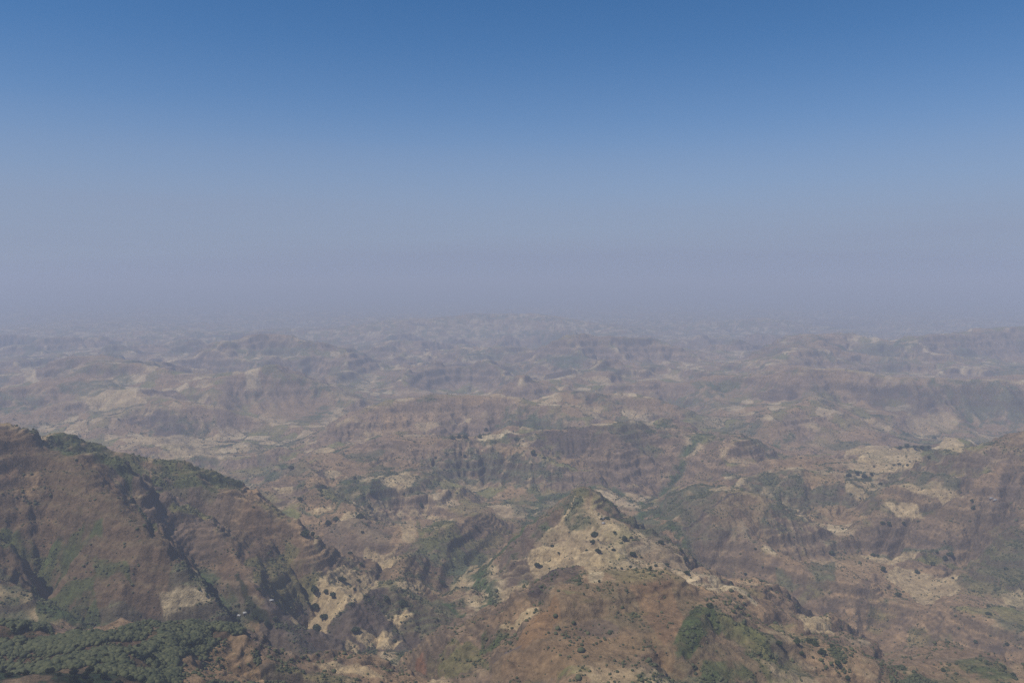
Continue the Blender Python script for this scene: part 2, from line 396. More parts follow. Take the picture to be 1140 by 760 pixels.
# ------------------------------------------------------------------ what covers the ground
PAL = dict(straw=(.43,.34,.215), pale=(.49,.405,.275), dun=(.178,.128,.080), umber=(.135,.090,.062), tan=(.29,.20,.125), olive=(.13,.135,.055), green=(.055,.088,.032),
           char=(.056,.046,.050), forest=(.016,.025,.011), burnt=(.072,.058,.062), mauve=(.140,.104,.084), orange=(.26,.155,.08), brown=(.19,.135,.088),
           rock=(.15,.115,.095), greyg=(.085,.10,.062), red=(.23,.115,.07), track=(.115,.095,.10))
PATCHES = """
straw .62 596,605 640,564 662,564 700,588 780,636 720,636 640,646 590,650
olive .5 636,545 660,560 668,592 640,585
umber .8 -60,470 55,500 120,525 170,585 235,655 180,690 -60,640
umber .6 270,560 330,590 350,640 290,670 240,640
dun .75 548,745 612,659 650,650 700,648 744,641 775,662 800,700 860,762 700,775 540,775
mauve .5 860,590 1140,600 1140,740 1000,740 860,690
mauve .4 760,560 840,560 850,640 760,610
straw .9 345,660 362,640 385,625 402,640 422,645 420,655 400,668 380,680 365,700 345,700 325,690 345,675
straw .8 354,730 387,707 400,722 380,735
straw .9 392,707 436,703 440,718 408,720
straw .9 347,737 400,738 430,757 375,750
tan .9 272,690 285,690 288,700 272,706
tan .7 240,667 267,672 267,682 240,680
straw .95 442,648 474,652 472,660 444,658
straw .95 427,682 461,682 461,688 442,699 432,690
straw .9 400,697 448,713 430,722 400,714
olive .7 476,735 535,722 547,743 495,756
straw .7 501,655 543,623 552,638 526,659
straw .55 530,669 585,642 590,655 545,680
tan .7 535,690 600,665 598,675 550,700
straw .8 556,697 600,676 600,683 560,700
green .95 490,661 518,673 530,684 543,703 535,703 509,684
green .85 537,705 570,701 568,710 543,726 533,728
red .8 463,735 470,726 474,743 466,748
greyg .9 492,630 510,617 535,613 542,622 505,652 495,645
olive .5 500,600 560,590 580,610 540,622 505,625
straw .85 587,621 602,608 636,608 632,619 613,632 592,640
char 1.0 589,648 617,625 632,621 646,632 644,644 621,653 602,672 589,674
straw .8 638,613 669,619 676,634 669,646 655,644 640,625
pale .95 655,636 672,640 670,648 656,648
straw .9 665,604 692,606 695,617 670,613
pale .9 699,608 726,606 728,613 716,617
straw .85 655,570 675,573 690,590 672,592
straw .85 640,580 660,578 668,600 640,604
straw .7 700,590 715,594 726,602 705,600
greyg .8 622,560 650,555 660,585 640,590 628,580
olive .8 623,657 650,660 665,672 640,675
mauve .8 642,693 670,688 690,697 686,709 644,707
olive .7 690,682 724,680 720,690
orange .7 575,718 592,688 619,661 623,688 608,709 581,724
burnt .45 686,737 735,718 737,735 720,756
olive .8 619,743 657,743 665,758 619,764
orange .25 560,730 620,712 760,700 750,745 640,740 560,770
red .35 700,650 745,645 765,690 740,720
green .85 748,718 774,674 795,676 803,699 782,709 769,733 753,733
olive .85 795,680 835,697 858,722 887,762 858,762 820,718
green .7 782,735 824,735 850,765 780,765
pale .95 782,640 807,650 844,671 841,675 803,657
tan .9 763,648 790,650 793,661 772,663
straw .8 852,703 870,703 887,714 913,735 900,726
straw .95 889,684 908,684 931,703 929,707 919,705 896,703
tan .8 887,718 940,737 960,750 975,762 925,762 905,742
greyg .7 862,632 896,650 887,657 866,648
greyg .85 892,627 930,623 930,648 908,646
straw .95 942,492 1001,489 999,500 959,504 942,508
straw .95 961,502 1026,500 1026,513 1001,521 951,523
straw .9 1045,485 1073,496 1068,504 1052,500
tan .8 895,525 940,525 942,538 895,536
straw .8 942,538 1073,551 1073,554 942,548
greyg .9 1005,480 1047,482 1047,486 1005,484
forest .9 997,494 1037,498 1037,502 997,499
forest .85 940,529 972,529 970,534 945,535
greyg .7 982,534 1073,536 1068,546 1026,544
straw .85 982,561 1014,559 1030,576 1001,576
tan .7 900,561 942,563 972,574 921,576
burnt .7 1028,582 1047,582 1045,590 1030,590
straw .9 953,615 1003,617 1035,610 1018,621 993,629 961,621
straw .9 984,640 1001,629 1030,638 1068,640 1068,661 1047,663 1030,674 1014,663
olive .8 1001,625 1035,617 1102,615 1090,627 1047,627
burnt .8 955,648 976,638 984,648 963,672 948,661
straw .7 1115,661 1140,657 1160,660 1150,680 1119,672
green .7 1062,735 1090,730 1127,745 1134,756 1090,758
tan .7 1119,726 1150,720 1150,745
olive .5 970,674 997,684 980,709 965,700
tan .6 21,528 46,520 42,554 17,550
green .75 55,486 139,499 168,516 147,549 122,520 67,507
green .8 168,512 270,520 270,549 236,558 211,541 168,541
green .8 143,541 177,587 165,587 150,565
green .8 0,587 114,579 114,596 0,608
rock .7 177,541 219,541 270,554 219,566 185,566
olive .8 185,566 236,571 236,576 185,572
green .75 34,642 105,642 126,693 50,693
pale .8 177,659 227,655 236,672 181,688
green .8 227,638 240,640 265,668 252,672
forest .9 270,680 285,678 299,697 290,702
olive .6 270,625 320,600 358,642 295,667
green .7 95,615 140,625 150,650 110,640
straw .9 302,541 327,541 328,547 309,549
tan .9 340,535 374,532 377,538 363,544 338,544
straw .95 341,568 368,563 369,568 354,574
straw .8 360,523 380,525 380,530 360,529
straw .9 420,532 452,524 463,532 458,541 430,540
straw .8 393,558 430,557 431,563 407,566
straw .9 370,584 388,568 395,576 418,582 388,587
straw .7 448,579 461,579 463,603 447,601
mauve .8 360,588 410,578 442,587 434,604 363,607
olive .8 463,575 500,580 515,600 480,615 465,600
straw .7 405,612 440,612 448,622 415,625
greyg .5 280,505 340,512 350,530 300,532
straw .8 501,467 525,465 522,471 503,472
pale .95 530,488 564,478 578,482 564,485 539,491
straw .9 578,475 592,475 590,478 580,478
forest .9 501,484 523,483 522,488 501,489
tan .8 549,494 596,497 578,505 555,503
straw .6 460,472 490,470 500,478 470,482
burnt .45 643,478 668,485 674,522 660,520 646,500
char .9 640,433 672,443 651,450 640,444
burnt .6 686,464 742,461 721,475 696,473
char 1.1 679,376 728,379 726,384 682,383
tan .7 426,461 454,457 440,485 425,478
tan .6 503,440 566,433 560,447 510,450
char 1.1 250,373 337,373 346,382 270,387
pale .6 281,410 291,433 272,436
straw .8 88,443 133,430 165,448 105,457
straw .7 170,438 231,438 231,443 170,443
greyg .8 60,429 140,415 150,425 105,443
straw .6 14,468 70,474 66,484 20,480
straw .8 133,489 217,485 245,503 210,510
pale .7 38,405 45,426 25,426
char .85 940,429 1049,433 1049,450 996,461 965,450
char 1.0 831,440 887,433 887,443 856,447
straw .6 1007,464 1049,454 1070,471 1021,485
straw .6 944,411 1140,425 1140,428 944,415
tan .6 780,500 850,470 900,480 880,500
tan .5 800,548 840,546 862,560 840,590 790,590
mauve .5 700,600 780,590 780,640 740,630
burnt .5 900,352 980,356 970,364 905,362
greyg .7 380,505 430,500 420,512 390,515
greyg .6 800,528 860,524 870,535 830,542
greyg .6 560,560 600,552 625,545 620,560 580,585
olive .5 1010,700 1060,705 1050,725 1010,720
olive .6 540,560 600,540 640,550 600,570
"""
LINES = """
greyg 5 335,566 352,575 372,570 398,556 412,545 420,530
greyg 5 362,544 385,535 396,528
track 5 545,743 577,720
straw 4 330,578 345,592 352,604
burnt 4 395,660 415,651 424,640
green 8 600,575 575,598 550,620 528,650
greyg 7 700,580 735,565 760,540
pale 4 690,612 740,628 782,642
forest 5 262,640 275,668 300,697
greyg 6 980,620 1020,612 1060,612
straw 4 640,552 632,572 612,590
burnt 5 822,548 780,575 762,590
straw 3 725,603 760,622 800,648
"""
def world_poly(txt, lo=.86, hi=1.2):
    pts = [tuple(map(float, p.split(','))) for p in txt]
    w = [pick(*p) for p in pts]
    md = float(np.median([d for _, d in w])); out = []
    for (px, py), (x, d) in zip(pts, w):
        d = min(max(d, md * lo), md * hi)
        out.append((ray(px, py)[0] * d, d))
    return np.array(out), md

def in_poly(X, Y, poly):
    inside = np.zeros(X.shape, bool)
    x1, y1 = poly[-1]
    for x2, y2 in poly:
        c = ((y1 > Y) != (y2 > Y))
        with np.errstate(divide='ignore', invalid='ignore'):
            xi = (x2 - x1) * (Y - y1) / (y2 - y1 + 1e-9) + x1
        inside ^= c & (X < xi); x1, y1 = x2, y2
    return inside
# ------------------------------------------------------------------ display mesh: rays fanning out from the viewpoint
NC = 1300
ts = np.linspace(-.82, .82, NC)
def rows():
    d = 500.0; out = []
    while d < 90000:
        out.append(d)
        r = .0016 if d < 3300 else (.0028 if d < 9000 else (.006 if d < 20000 else .02))
        if d < 800: r = .004
        d *= 1 + r
    return np.array(out)
DR = rows(); NR = len(DR)
print('mesh', NR, NC)
Y = np.repeat(DR[:, None], NC, 1); X = Y * ts[None, :]
Z, A = height(X, Y)
print('heights', round(time.time() - T0, 1))
def grad(Z):
    gy = np.gradient(Z, axis=0) / np.maximum(np.gradient(Y, axis=0), 1e-3)
    gx = np.gradient(Z, axis=1) / np.maximum(np.gradient(X, axis=1), 1e-3)
    gy = gy - gx * ts[None, :]
    return gx, gy
gx, gy = grad(Z)
slope = np.hypot(gx, gy)

col = np.empty(Z.shape + (3,), F32); col[:] = (.16, .11, .085)

def gsample(name):
    o = np.zeros(X.size, F32); x = X.ravel(); y = Y.ravel()
    wn_ = 1 - sstep(3500, 4150, y); wf_ = sstep(10000, 11400, y); wm_ = (1 - wn_) * (1 - wf_)
    for g, w_ in ((GN, wn_), (GM, wm_), (GF, wf_)):
        m = w_ > 0
        o[m] += w_[m] * g.sample(x[m], y[m], getattr(g, name))
    return o.reshape(X.shape)
SL = gsample('S'); CV = gsample('C')
def mix(c, colr, f):
    f = np.asarray(f, F32)[..., None]
    return c + (np.array(colr, F32) - c) * f
far = sstep(3000, 9000, Y)
n1 = fbm(X, Y, 1100, 3, 201); n2 = fbm(X, Y, 260, 4, 211); n3 = fbm(X, Y, 48, 4, 221, .6)
n4 = fbm(X * .8 + Y * .2, Y, 520, 4, 231)
col = mix(col, PAL['mauve'], np.ones(X.shape))
col = mix(col, PAL['brown'], sstep(-.3, .35, n2 + .4 * n3))
col = mix(col, PAL['tan'], .75 * sstep(.0, .55, n1 + .7 * n3 + .25 * n2))
col = mix(col, PAL['red'], .35 * sstep(.15, .5, n4 - .3 * n2))
# beds of lava show as bands along the slopes
hb = Z + 9 * n2
bi = np.floor(hb / 9.0); bf = hb / 9.0 - bi
r0 = (_hash(bi.astype(np.int64), np.zeros(bi.shape, np.int64), 9) & np.uint32(255)).astype(F32) / 255
r1 = (_hash(bi.astype(np.int64) + 1, np.zeros(bi.shape, np.int64), 9) & np.uint32(255)).astype(F32) / 255
band = r0 + (r1 - r0) * sstep(.3, .7, bf)
col *= (1 + (.52 * (band - .5)) * (1 + .6 * sstep(2000, 3000, Y)) * sstep(.12, .4, SL))[..., None]
scrub = np.clip(.22 + .5 * n2 + .4 * n3, 0, 1) * .5
# ground colour blends to a paler, pinker tone with distance
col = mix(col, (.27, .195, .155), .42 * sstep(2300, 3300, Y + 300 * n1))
# dry grass and fields on the gentle ground
gentle = 1 - sstep(.19, .50, SL + .10 * n3 + .10 * n2)
col = mix(col, PAL['tan'], .7 * gentle)
wlf = 85.0
ux = X + 22 * n3 + 30 * n2; uy = Y * .8 + 22 * fbm(X, Y, 70, 2, 241)
fid, fb = cells(ux, uy, wlf, 251)
fid2, fb2 = cells(ux * .6 + 900, uy * 1.3, 60.0, 261)
zone = sstep(-.28, .02, fbm(X, Y, 800, 3, 271) + .12 * far)
fw = gentle * zone * (fid < .82) * (.55 + .4 * fid2)
fc = np.where((fid < .2)[..., None], np.array(PAL['pale'], F32), np.where((fid < .42)[..., None], np.array(PAL['straw'], F32), np.where((fid < .52)[..., None], np.array(PAL['tan'], F32), np.array(PAL['olive'], F32) * 1.3)))
fa = fw * sstep(.02, .10, fb)
col = col + (fc - col) * fa[..., None]
edge = gentle * zone * (1 - sstep(.03, .10, fb)) * (n3 > -.05)
col = mix(col, PAL['greyg'], .7 * edge)
scrub = scrub * (1 - .85 * fa) + .5 * edge
# straw coloured crests and shoulders
col = mix(col, PAL['straw'], .5 * sstep(.1, .6, CV * -1) * sstep(-.1, .3, n4) * (1 - far * .5))
# scrub in the gullies and on the damper slopes
wet = sstep(11.5, 15.0, A - 3.6 * far) * (.45 + .55 * sstep(-.2, .2, n3))
col = mix(col, PAL['greyg'], .62 * wet * (1 - fa))
gp = sstep(.10, .34, n4 + .5 * n3 + .1 * n2) * (1 - fa)
col = mix(col, PAL['greyg'], .8 * gp)
gp2 = sstep(.22, .42, fbm(X, Y, 330, 4, 281) + .35 * n3) * (1 - fa)
col = mix(col, PAL['green'], .55 * gp2)
scrub = np.clip(scrub + .5 * wet + .35 * gp + .3 * gp2, 0, 1)
bp = sstep(.40, .44, fbm(X, Y, 900, 4, 291) - .1 * n3) * (SL > .2)
col = mix(col, PAL['burnt'], .75 * bp)
# bare rock where it is steep
rk = sstep(.75, 1.15, slope)
col = mix(col, (.105, .083, .068), .7 * rk)
scrub *= 1 - .5 * rk

def paint(mask_idx, colr, f):
    global col
    c = col[mask_idx]; col[mask_idx] = c + (np.array(colr, F32) - c) * f[..., None]
def window(x0, x1, y0, y1):
    r0_, r1_ = np.searchsorted(DR, y0), np.searchsorted(DR, y1)
    c0 = np.searchsorted(ts, min(x0 / y0, x0 / y1)); c1 = np.searchsorted(ts, max(x1 / y0, x1 / y1))
    return slice(r0_, r1_ + 1), slice(max(c0 - 1, 0), c1 + 1)
# wooded ridge
poly, md = world_poly('0,688 62,706 130,706 250,692 272,708 288,725 284,800 200,800 100,800 -60,800 -60,690'.split(), .5, 1.4)
WOOD = poly
GREENS = ('green', 'forest', 'greyg', 'olive')
def do_poly(poly, md, name, a):
    x0, y0 = poly.min(0) - 20; x1, y1 = poly.max(0) + 20
    sl_ = window(x0, x1, y0, y1)
    xs, ys = X[sl_], Y[sl_]
    if xs.size == 0: return
    j = md / 1500
    wx_ = xs + 7 * j * fbm(xs, ys, 40 * j, 3, 301); wy_ = ys + 9 * j * fbm(xs, ys, 40 * j, 3, 311)
    acc = 0
    for ox, oy in ((0, 0), (1, .4), (-1, -.4), (.4, -1.6), (-.4, 1.6)):
        acc = acc + in_poly(wx_ + ox * j, wy_ + oy * j, poly)
    f = (acc / 5.0).astype(F32) * a * (.86 + .35 * n3[sl_]).clip(0, 1)
    if name in GREENS: f = f * sstep(-.45, .05, n3[sl_] + .3 * fbm(xs, ys, 18 * j, 2, 321))
    if name in ('burnt', 'char'): f = f * (.66 + .75 * fbm(xs, ys, 60 * j, 3, 331)).clip(.3, 1)
    c = col[sl_]; tgt = np.array(PAL[name], F32) * (1 + .22 * fbm(xs, ys, 25 * j, 3, 341))[..., None]
    if name in ('straw', 'pale', 'tan'):
        fi_, fbd = cells(xs + 10 * n3[sl_], ys, 34 * j, 351)
        tgt = tgt * (.86 + .26 * fi_)[..., None]
        # contour lines of the plough terraces
        tgt = tgt * (1 - .16 * (np.abs(((Z[sl_] + 1.5 * n3[sl_]) / 5.0) % 1 - .5) < .14) * (md < 2600))[..., None]
    col[sl_] = c + (tgt - c) * f[..., None]
    s_ = scrub[sl_]
    if name == 'forest': scrub[sl_] = np.maximum(s_, f)
    elif name == 'green': scrub[sl_] = np.maximum(s_ * .6, .55 * f)
    elif name in ('greyg', 'olive'): scrub[sl_] = np.maximum(s_ * .7, .45 * f)
    else: scrub[sl_] = s_ * (1 - .8 * f)
do_poly(WOOD, md, 'umber', 1.15)
do_poly(WOOD, md, 'forest', 1.1)
for ln in PATCHES.strip().splitlines():
    t_ = ln.split(); poly, md = world_poly(t_[2:])
    do_poly(poly, md, t_[0], float(t_[1]))
for t_ in ('umber .85 -20,728 80,725 130,712 172,709 166,713 110,724 -20,737', 'tan .9 196,732 250,708 275,707 298,764 200,770'):
    t_ = t_.split(); poly, md = world_poly(t_[2:]); do_poly(poly, md, t_[0], float(t_[1]))
# every valley floor carries a ribbon of green
vline = {'greyg 34 v%d' % i: (v_[:, :2], 0) for i, (v_, _) in enumerate(VAL)}
vline.update({'green 16 v%d' % i: (v_[:, :2], 0) for i, (v_, _) in enumerate(VAL)})
for ln in list(vline) + LINES.strip().splitlines():
    t_ = ln.split(); wd = float(t_[1]); poly, md = (vline[ln] if ln in vline else world_poly(t_[2:]))
    x0, y0 = poly.min(0) - 20; x1, y1 = poly.max(0) + 20
    sl_ = window(x0, x1, y0, y1); xs, ys = X[sl_], Y[sl_]
    if xs.size == 0: continue
    dd = np.full(xs.shape, 1e9, F32)
    for A_, B_ in zip(poly[:-1], poly[1:]):
        dd = np.minimum(dd, segdist(xs + 8 * n3[sl_], ys + 5 * n2[sl_], A_, B_)[0])
    f = (1 - sstep(wd * .4, wd, dd)) * .8 * (sstep(-.3, .1, n3[sl_]) if ln in vline else 1)
    c = col[sl_]; col[sl_] = c + (np.array(PAL[t_[0]], F32) - c) * f[..., None]
    if t_[0] in GREENS: scrub[sl_] = np.maximum(scrub[sl_], .6 * f)
n5 = fbm(X, Y, 130, 4, 361, .65)
col = np.clip(col * (1 + (.20 + .10 * far) * n3 + .75 * far * (1 - .75 * sstep(8000, 15000, Y)) * n5)[..., None] * np.array((1.0, .93, .78), F32), .008, .6).astype(F32)
print('colour', round(time.time() - T0, 1))


# ---- the sheet is cut along valley lines into named hills that share their border points
HILLS = [('wooded_ridge', (0, 1, 2), 330), ('left_mountain', (3, 4, 5, 6, 7, 8, 9), 420), ('field_spur', (10, 11, 12), 190), ('front_hill', (13, 14, 15, 16), 330),
         ('middle_spur', (17, 18, 19, 20, 21, 22), 300), ('stepped_hill', (27, 28, 29, 30), 380), ('right_hills', (31, 32, 33, 34, 35, 36, 37, 38, 39), 420)]
lab = np.zeros(Z.shape, np.int8)
nn = int(np.searchsorted(DR, 4300))
bestd = np.ones((nn, NC), F32)
Xn, Yn = X[:nn], Y[:nn]
for hi, (nm, ids, R) in enumerate(HILLS):
    dd = np.full(Xn.shape, 1e9, F32)
    for k in ids:
        p_ = RID[k][0]
        for A_, B_ in zip(p_[:-1], p_[1:]):
            dd = np.minimum(dd, segdist(Xn, Yn, A_, B_)[0])
    dd = (dd + 30 * n2[:nn]) / R
    m = dd < bestd; lab[:nn][m] = hi + 1; bestd = np.minimum(bestd, dd)
mat = bpy.data.materials.new('dry_ground'); mat.use_nodes = True
nt = mat.node_tree; bs = nt.nodes['Principled BSDF']; bs.inputs['Roughness'].default_value = .95; bs.inputs['Specular IOR Level'].default_value = .1
def N(tree, typ, **kw):
    n = tree.nodes.new(typ)
    for k, v in kw.items(): setattr(n, k, v)
    return n
at = N(nt, 'ShaderNodeVertexColor', layer_name='ground')
tc = N(nt, 'ShaderNodeTexCoord')
def noise(scale, detail, rough):
    n = N(nt, 'ShaderNodeTexNoise'); n.inputs['Scale'].default_value = scale; n.inputs['Detail'].default_value = detail
    n.inputs['Roughness'].default_value = rough; nt.links.new(tc.outputs['Object'], n.inputs['Vector']); return n
def rng_(src, a0, a1, b0, b1):
    m = N(nt, 'ShaderNodeMapRange'); m.inputs['From Min'].default_value = a0; m.inputs['From Max'].default_value = a1
    m.inputs['To Min'].default_value = b0; m.inputs['To Max'].default_value = b1; nt.links.new(src, m.inputs['Value']); return m.outputs[0]
def mul(a_, b_, op='MULTIPLY'):
    m = N(nt, 'ShaderNodeMath', operation=op)
    for i_, v in enumerate((a_, b_)):
        if isinstance(v, (int, float)): m.inputs[i_].default_value = v
        else: nt.links.new(v, m.inputs[i_])
    return m.outputs[0]
nA = noise(.11, 6, .72); nB = noise(.021, 5, .6)
f1 = rng_(nA.outputs['Fac'], .3, .7, .55, 1.48); f2 = rng_(nB.outputs['Fac'], .3, .7, .84, 1.16)
ff = mul(f1, f2)
vm = N(nt, 'ShaderNodeVectorMath', operation='SCALE'); nt.links.new(at.outputs['Color'], vm.inputs[0]); nt.links.new(ff, vm.inputs['Scale'])
# low scrub: dark tufts, thick where the ground is damp
vo = N(nt, 'ShaderNodeTexVoronoi'); vo.inputs['Scale'].default_value = .17; vo.inputs['Randomness'].default_value = 1
nt.links.new(tc.outputs['Object'], vo.inputs['Vector'])
sepc = N(nt, 'ShaderNodeSeparateColor'); nt.links.new(vo.outputs['Color'], sepc.inputs[0])
rad = mul(mul(at.outputs['Alpha'], 1.05), sepc.outputs[0])
tuft = mul(rng_(mul(rad, vo.outputs['Distance'], 'SUBTRACT'), -.04, .10, 0, 1), .72)
mx = N(nt, 'ShaderNodeMix', data_type='RGBA'); nt.links.new(tuft, mx.inputs['Factor'])
nt.links.new(vm.outputs[0], mx.inputs['A']); mx.inputs['B'].default_value = (.040, .056, .026, 1)
nt.links.new(mx.outputs['Result'], bs.inputs['Base Color'])
nC = noise(.07, 8, .68)
bump = N(nt, 'ShaderNodeBump'); bump.inputs['Distance'].default_value = 9; bump.inputs['Strength'].default_value = .8
nt.links.new(nC.outputs['Fac'], bump.inputs['Height']); nt.links.new(bump.outputs[0], bs.inputs['Normal'])

co = np.stack([X, Y, Z], -1).astype(F32).reshape(-1, 3)
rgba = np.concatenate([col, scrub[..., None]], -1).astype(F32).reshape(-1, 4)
# vertex normals of the whole sheet, so that the cuts between hills do not show
nx_, ny_ = gx.ravel(), gy.ravel()
idx = np.arange(NR * NC, dtype=np.int32).reshape(NR, NC)
quads = np.stack([idx[:-1, :-1], idx[:-1, 1:], idx[1:, 1:], idx[1:, :-1]], -1).reshape(-1, 4)
ql = lab[:-1, :-1].ravel()
for li, nm in enumerate(['terrain'] + [h_[0] for h_ in HILLS]):
    q = quads[ql == li]
    if not len(q): continue
    used = np.zeros(NR * NC, bool); used[q.ravel()] = True
    remap = np.cumsum(used).astype(np.int32) - 1
    me = bpy.data.meshes.new(nm)
    v = co[used]
    me.vertices.add(len(v)); me.vertices.foreach_set('co', v.ravel())
    me.loops.add(q.size); me.polygons.add(len(q))
    me.loops.foreach_set('vertex_index', remap[q.ravel()])
    me.polygons.foreach_set('loop_start', np.arange(0, q.size, 4, dtype=np.int32))
    me.polygons.foreach_set('use_smooth', np.ones(len(q), bool))
    me.update(calc_edges=True)
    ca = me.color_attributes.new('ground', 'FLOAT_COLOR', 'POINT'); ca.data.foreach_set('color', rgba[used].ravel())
    me.materials.append(mat)
    ob = bpy.data.objects.new(nm, me); bpy.context.scene.collection.objects.link(ob); ob['kind'] = 'structure'
print('sheet', round(time.time() - T0, 1))

# ------------------------------------------------------------------ plants
from mathutils import Vector
C = bpy.context.scene.collection
def leaf_mat(name, c0, c1):
    m = bpy.data.materials.new(name); m.use_nodes = True; t = m.node_tree; b_ = t.nodes['Principled BSDF']
    b_.inputs['Roughness'].default_value = .8; b_.inputs['Specular IOR Level'].default_value = .15
    g = t.nodes.new('ShaderNodeNewGeometry'); oi = t.nodes.new('ShaderNodeObjectInfo')
    a_ = t.nodes.new('ShaderNodeMath'); a_.operation = 'MULTIPLY_ADD'; a_.inputs[1].default_value = .6
    h_ = t.nodes.new('ShaderNodeMath'); h_.operation = 'MULTIPLY'; h_.inputs[1].default_value = .4
    t.links.new(oi.outputs['Random'], h_.inputs[0]); t.links.new(g.outputs['Random Per Island'], a_.inputs[0]); t.links.new(h_.outputs[0], a_.inputs[2])
    r = t.nodes.new('ShaderNodeValToRGB'); r.color_ramp.elements[0].color = (*c0, 1); r.color_ramp.elements[1].color = (*c1, 1)
    t.links.new(a_.outputs[0], r.inputs[0]); t.links.new(r.outputs[0], b_.inputs['Base Color']); return m
M_LEAF = leaf_mat('dark_leaves', (.024, .038, .017), (.095, .112, .045))
M_WOODL = leaf_mat('wood_leaves', (.007, .013, .006), (.036, .046, .017))
M_SCRUB = leaf_mat('scrub_leaves', (.022, .034, .015), (.110, .110, .048))
def plain(name, c, rough=.9):
    m = bpy.data.materials.new(name); m.use_nodes = True; t = m.node_tree; b_ = t.nodes['Principled BSDF']; b_.inputs['Roughness'].default_value = rough
    n_ = t.nodes.new('ShaderNodeTexNoise'); n_.inputs['Scale'].default_value = 1.5; n_.inputs['Detail'].default_value = 5
    tcc = t.nodes.new('ShaderNodeTexCoord'); t.links.new(tcc.outputs['Object'], n_.inputs['Vector'])
    r = t.nodes.new('ShaderNodeValToRGB'); r.color_ramp.elements[0].position = .3; r.color_ramp.elements[1].position = .7
    r.color_ramp.elements[0].color = (*[v * .72 for v in c], 1); r.color_ramp.elements[1].color = (*[v * 1.15 for v in c], 1)
    t.links.new(n_.outputs['Fac'], r.inputs[0]); t.links.new(r.outputs[0], b_.inputs['Base Color']); return m
M_BARK = plain('grey_bark', (.12, .09, .065))

ICO_V = None
def ico():
    p = (1 + 5 ** .5) / 2
    v = np.array([(-1, p, 0), (1, p, 0), (-1, -p, 0), (1, -p, 0), (0, -1, p), (0, 1, p), (0, -1, -p), (0, 1, -p), (p, 0, -1), (p, 0, 1), (-p, 0, -1), (-p, 0, 1)], F32)
    v /= np.linalg.norm(v[0])
    f = np.array([(0, 11, 5), (0, 5, 1), (0, 1, 7), (0, 7, 10), (0, 10, 11), (1, 5, 9), (5, 11, 4), (11, 10, 2), (10, 7, 6), (7, 1, 8), (3, 9, 4), (3, 4, 2), (3, 2, 6), (3, 6, 8), (3, 8, 9), (4, 9, 5), (2, 4, 11), (6, 2, 10), (8, 6, 7), (9, 8, 1)], np.int32)
    return v, f
IV, IF = ico()
def mesh_from(name, V, Fc, mat_):
    """V (n,3), Fc (m,k) all faces the same size"""
    me_ = bpy.data.meshes.new(name); k_ = Fc.shape[1]
    me_.vertices.add(len(V)); me_.vertices.foreach_set('co', V.astype(F32).ravel())
    me_.loops.add(Fc.size); me_.polygons.add(len(Fc))
    me_.loops.foreach_set('vertex_index', Fc.ravel().astype(np.int32)); me_.polygons.foreach_set('loop_start', np.arange(0, Fc.size, k_, dtype=np.int32))
    me_.update(calc_edges=True); me_.materials.append(mat_); return me_

def crown_mesh(name, seed, flat, mat_, n=420):
    """unit crown (radius about 1): overlapping limbs' worth of leaf clumps, gaps between them"""
    r = np.random.default_rng(seed)
    nl = r.integers(5, 9); lobes = []
    for i in range(nl):
        a_ = i * 2.4 + r.uniform(-.4, .4); d_ = r.uniform(.25, .62)
        lobes.append((math.cos(a_) * d_, math.sin(a_) * d_, flat * r.uniform(.45, 1.15), r.uniform(.34, .5)))
    lobes.append((r.uniform(-.1, .1), r.uniform(-.1, .1), flat * 1.2, .5))
    L = np.array(lobes); pick_ = r.integers(0, len(L), n)
    d = r.normal(size=(n, 3)); d /= np.linalg.norm(d, axis=1, keepdims=True)
    rad = L[pick_, 3] * r.uniform(.55, 1.08, n) 
    c = L[pick_, :3] + d * rad[:, None] * np.array([1, 1, .75]); c[:, 2] = np.maximum(c[:, 2], .12)
    sz = r.uniform(.07, .14, n)
    # each clump: a crumpled little tetra-like tuft of three crossing leaves
    V = []; Fq = []
    for i in range(n):
        a1 = r.normal(size=3); a1 /= np.linalg.norm(a1); a2 = np.cross(a1, r.normal(size=3)); a2 /= np.linalg.norm(a2)
        for q_ in range(2):
            b0 = len(V)
            V += [c[i] + sz[i] * (a1 * sx + a2 * sy) for sx, sy in ((-1, -.8), (1.1, -.6), (.8, 1), (-.7, .9))]
            Fq.append((b0, b0 + 1, b0 + 2, b0 + 3)); a1, a2 = a2, np.cross(a1, a2)
    # dense heart of each lobe
    V = np.array(V); Fq = np.array(Fq)
    tri = np.concatenate([Fq[:, [0, 1, 2]], Fq[:, [0, 2, 3]]])
    VV = [V]; FF = [tri]; off = len(V)
    for x_, y_, z_, rr in lobes:
        iv = IV * rr * .72 * (1 + r.uniform(-.18, .18, (12, 1))) * np.array([1, 1, .75]) + np.array([x_, y_, z_])
        VV.append(iv); FF.append(IF + off); off += 12
    return mesh_from(name, np.concatenate(VV), np.concatenate(FF), mat_)
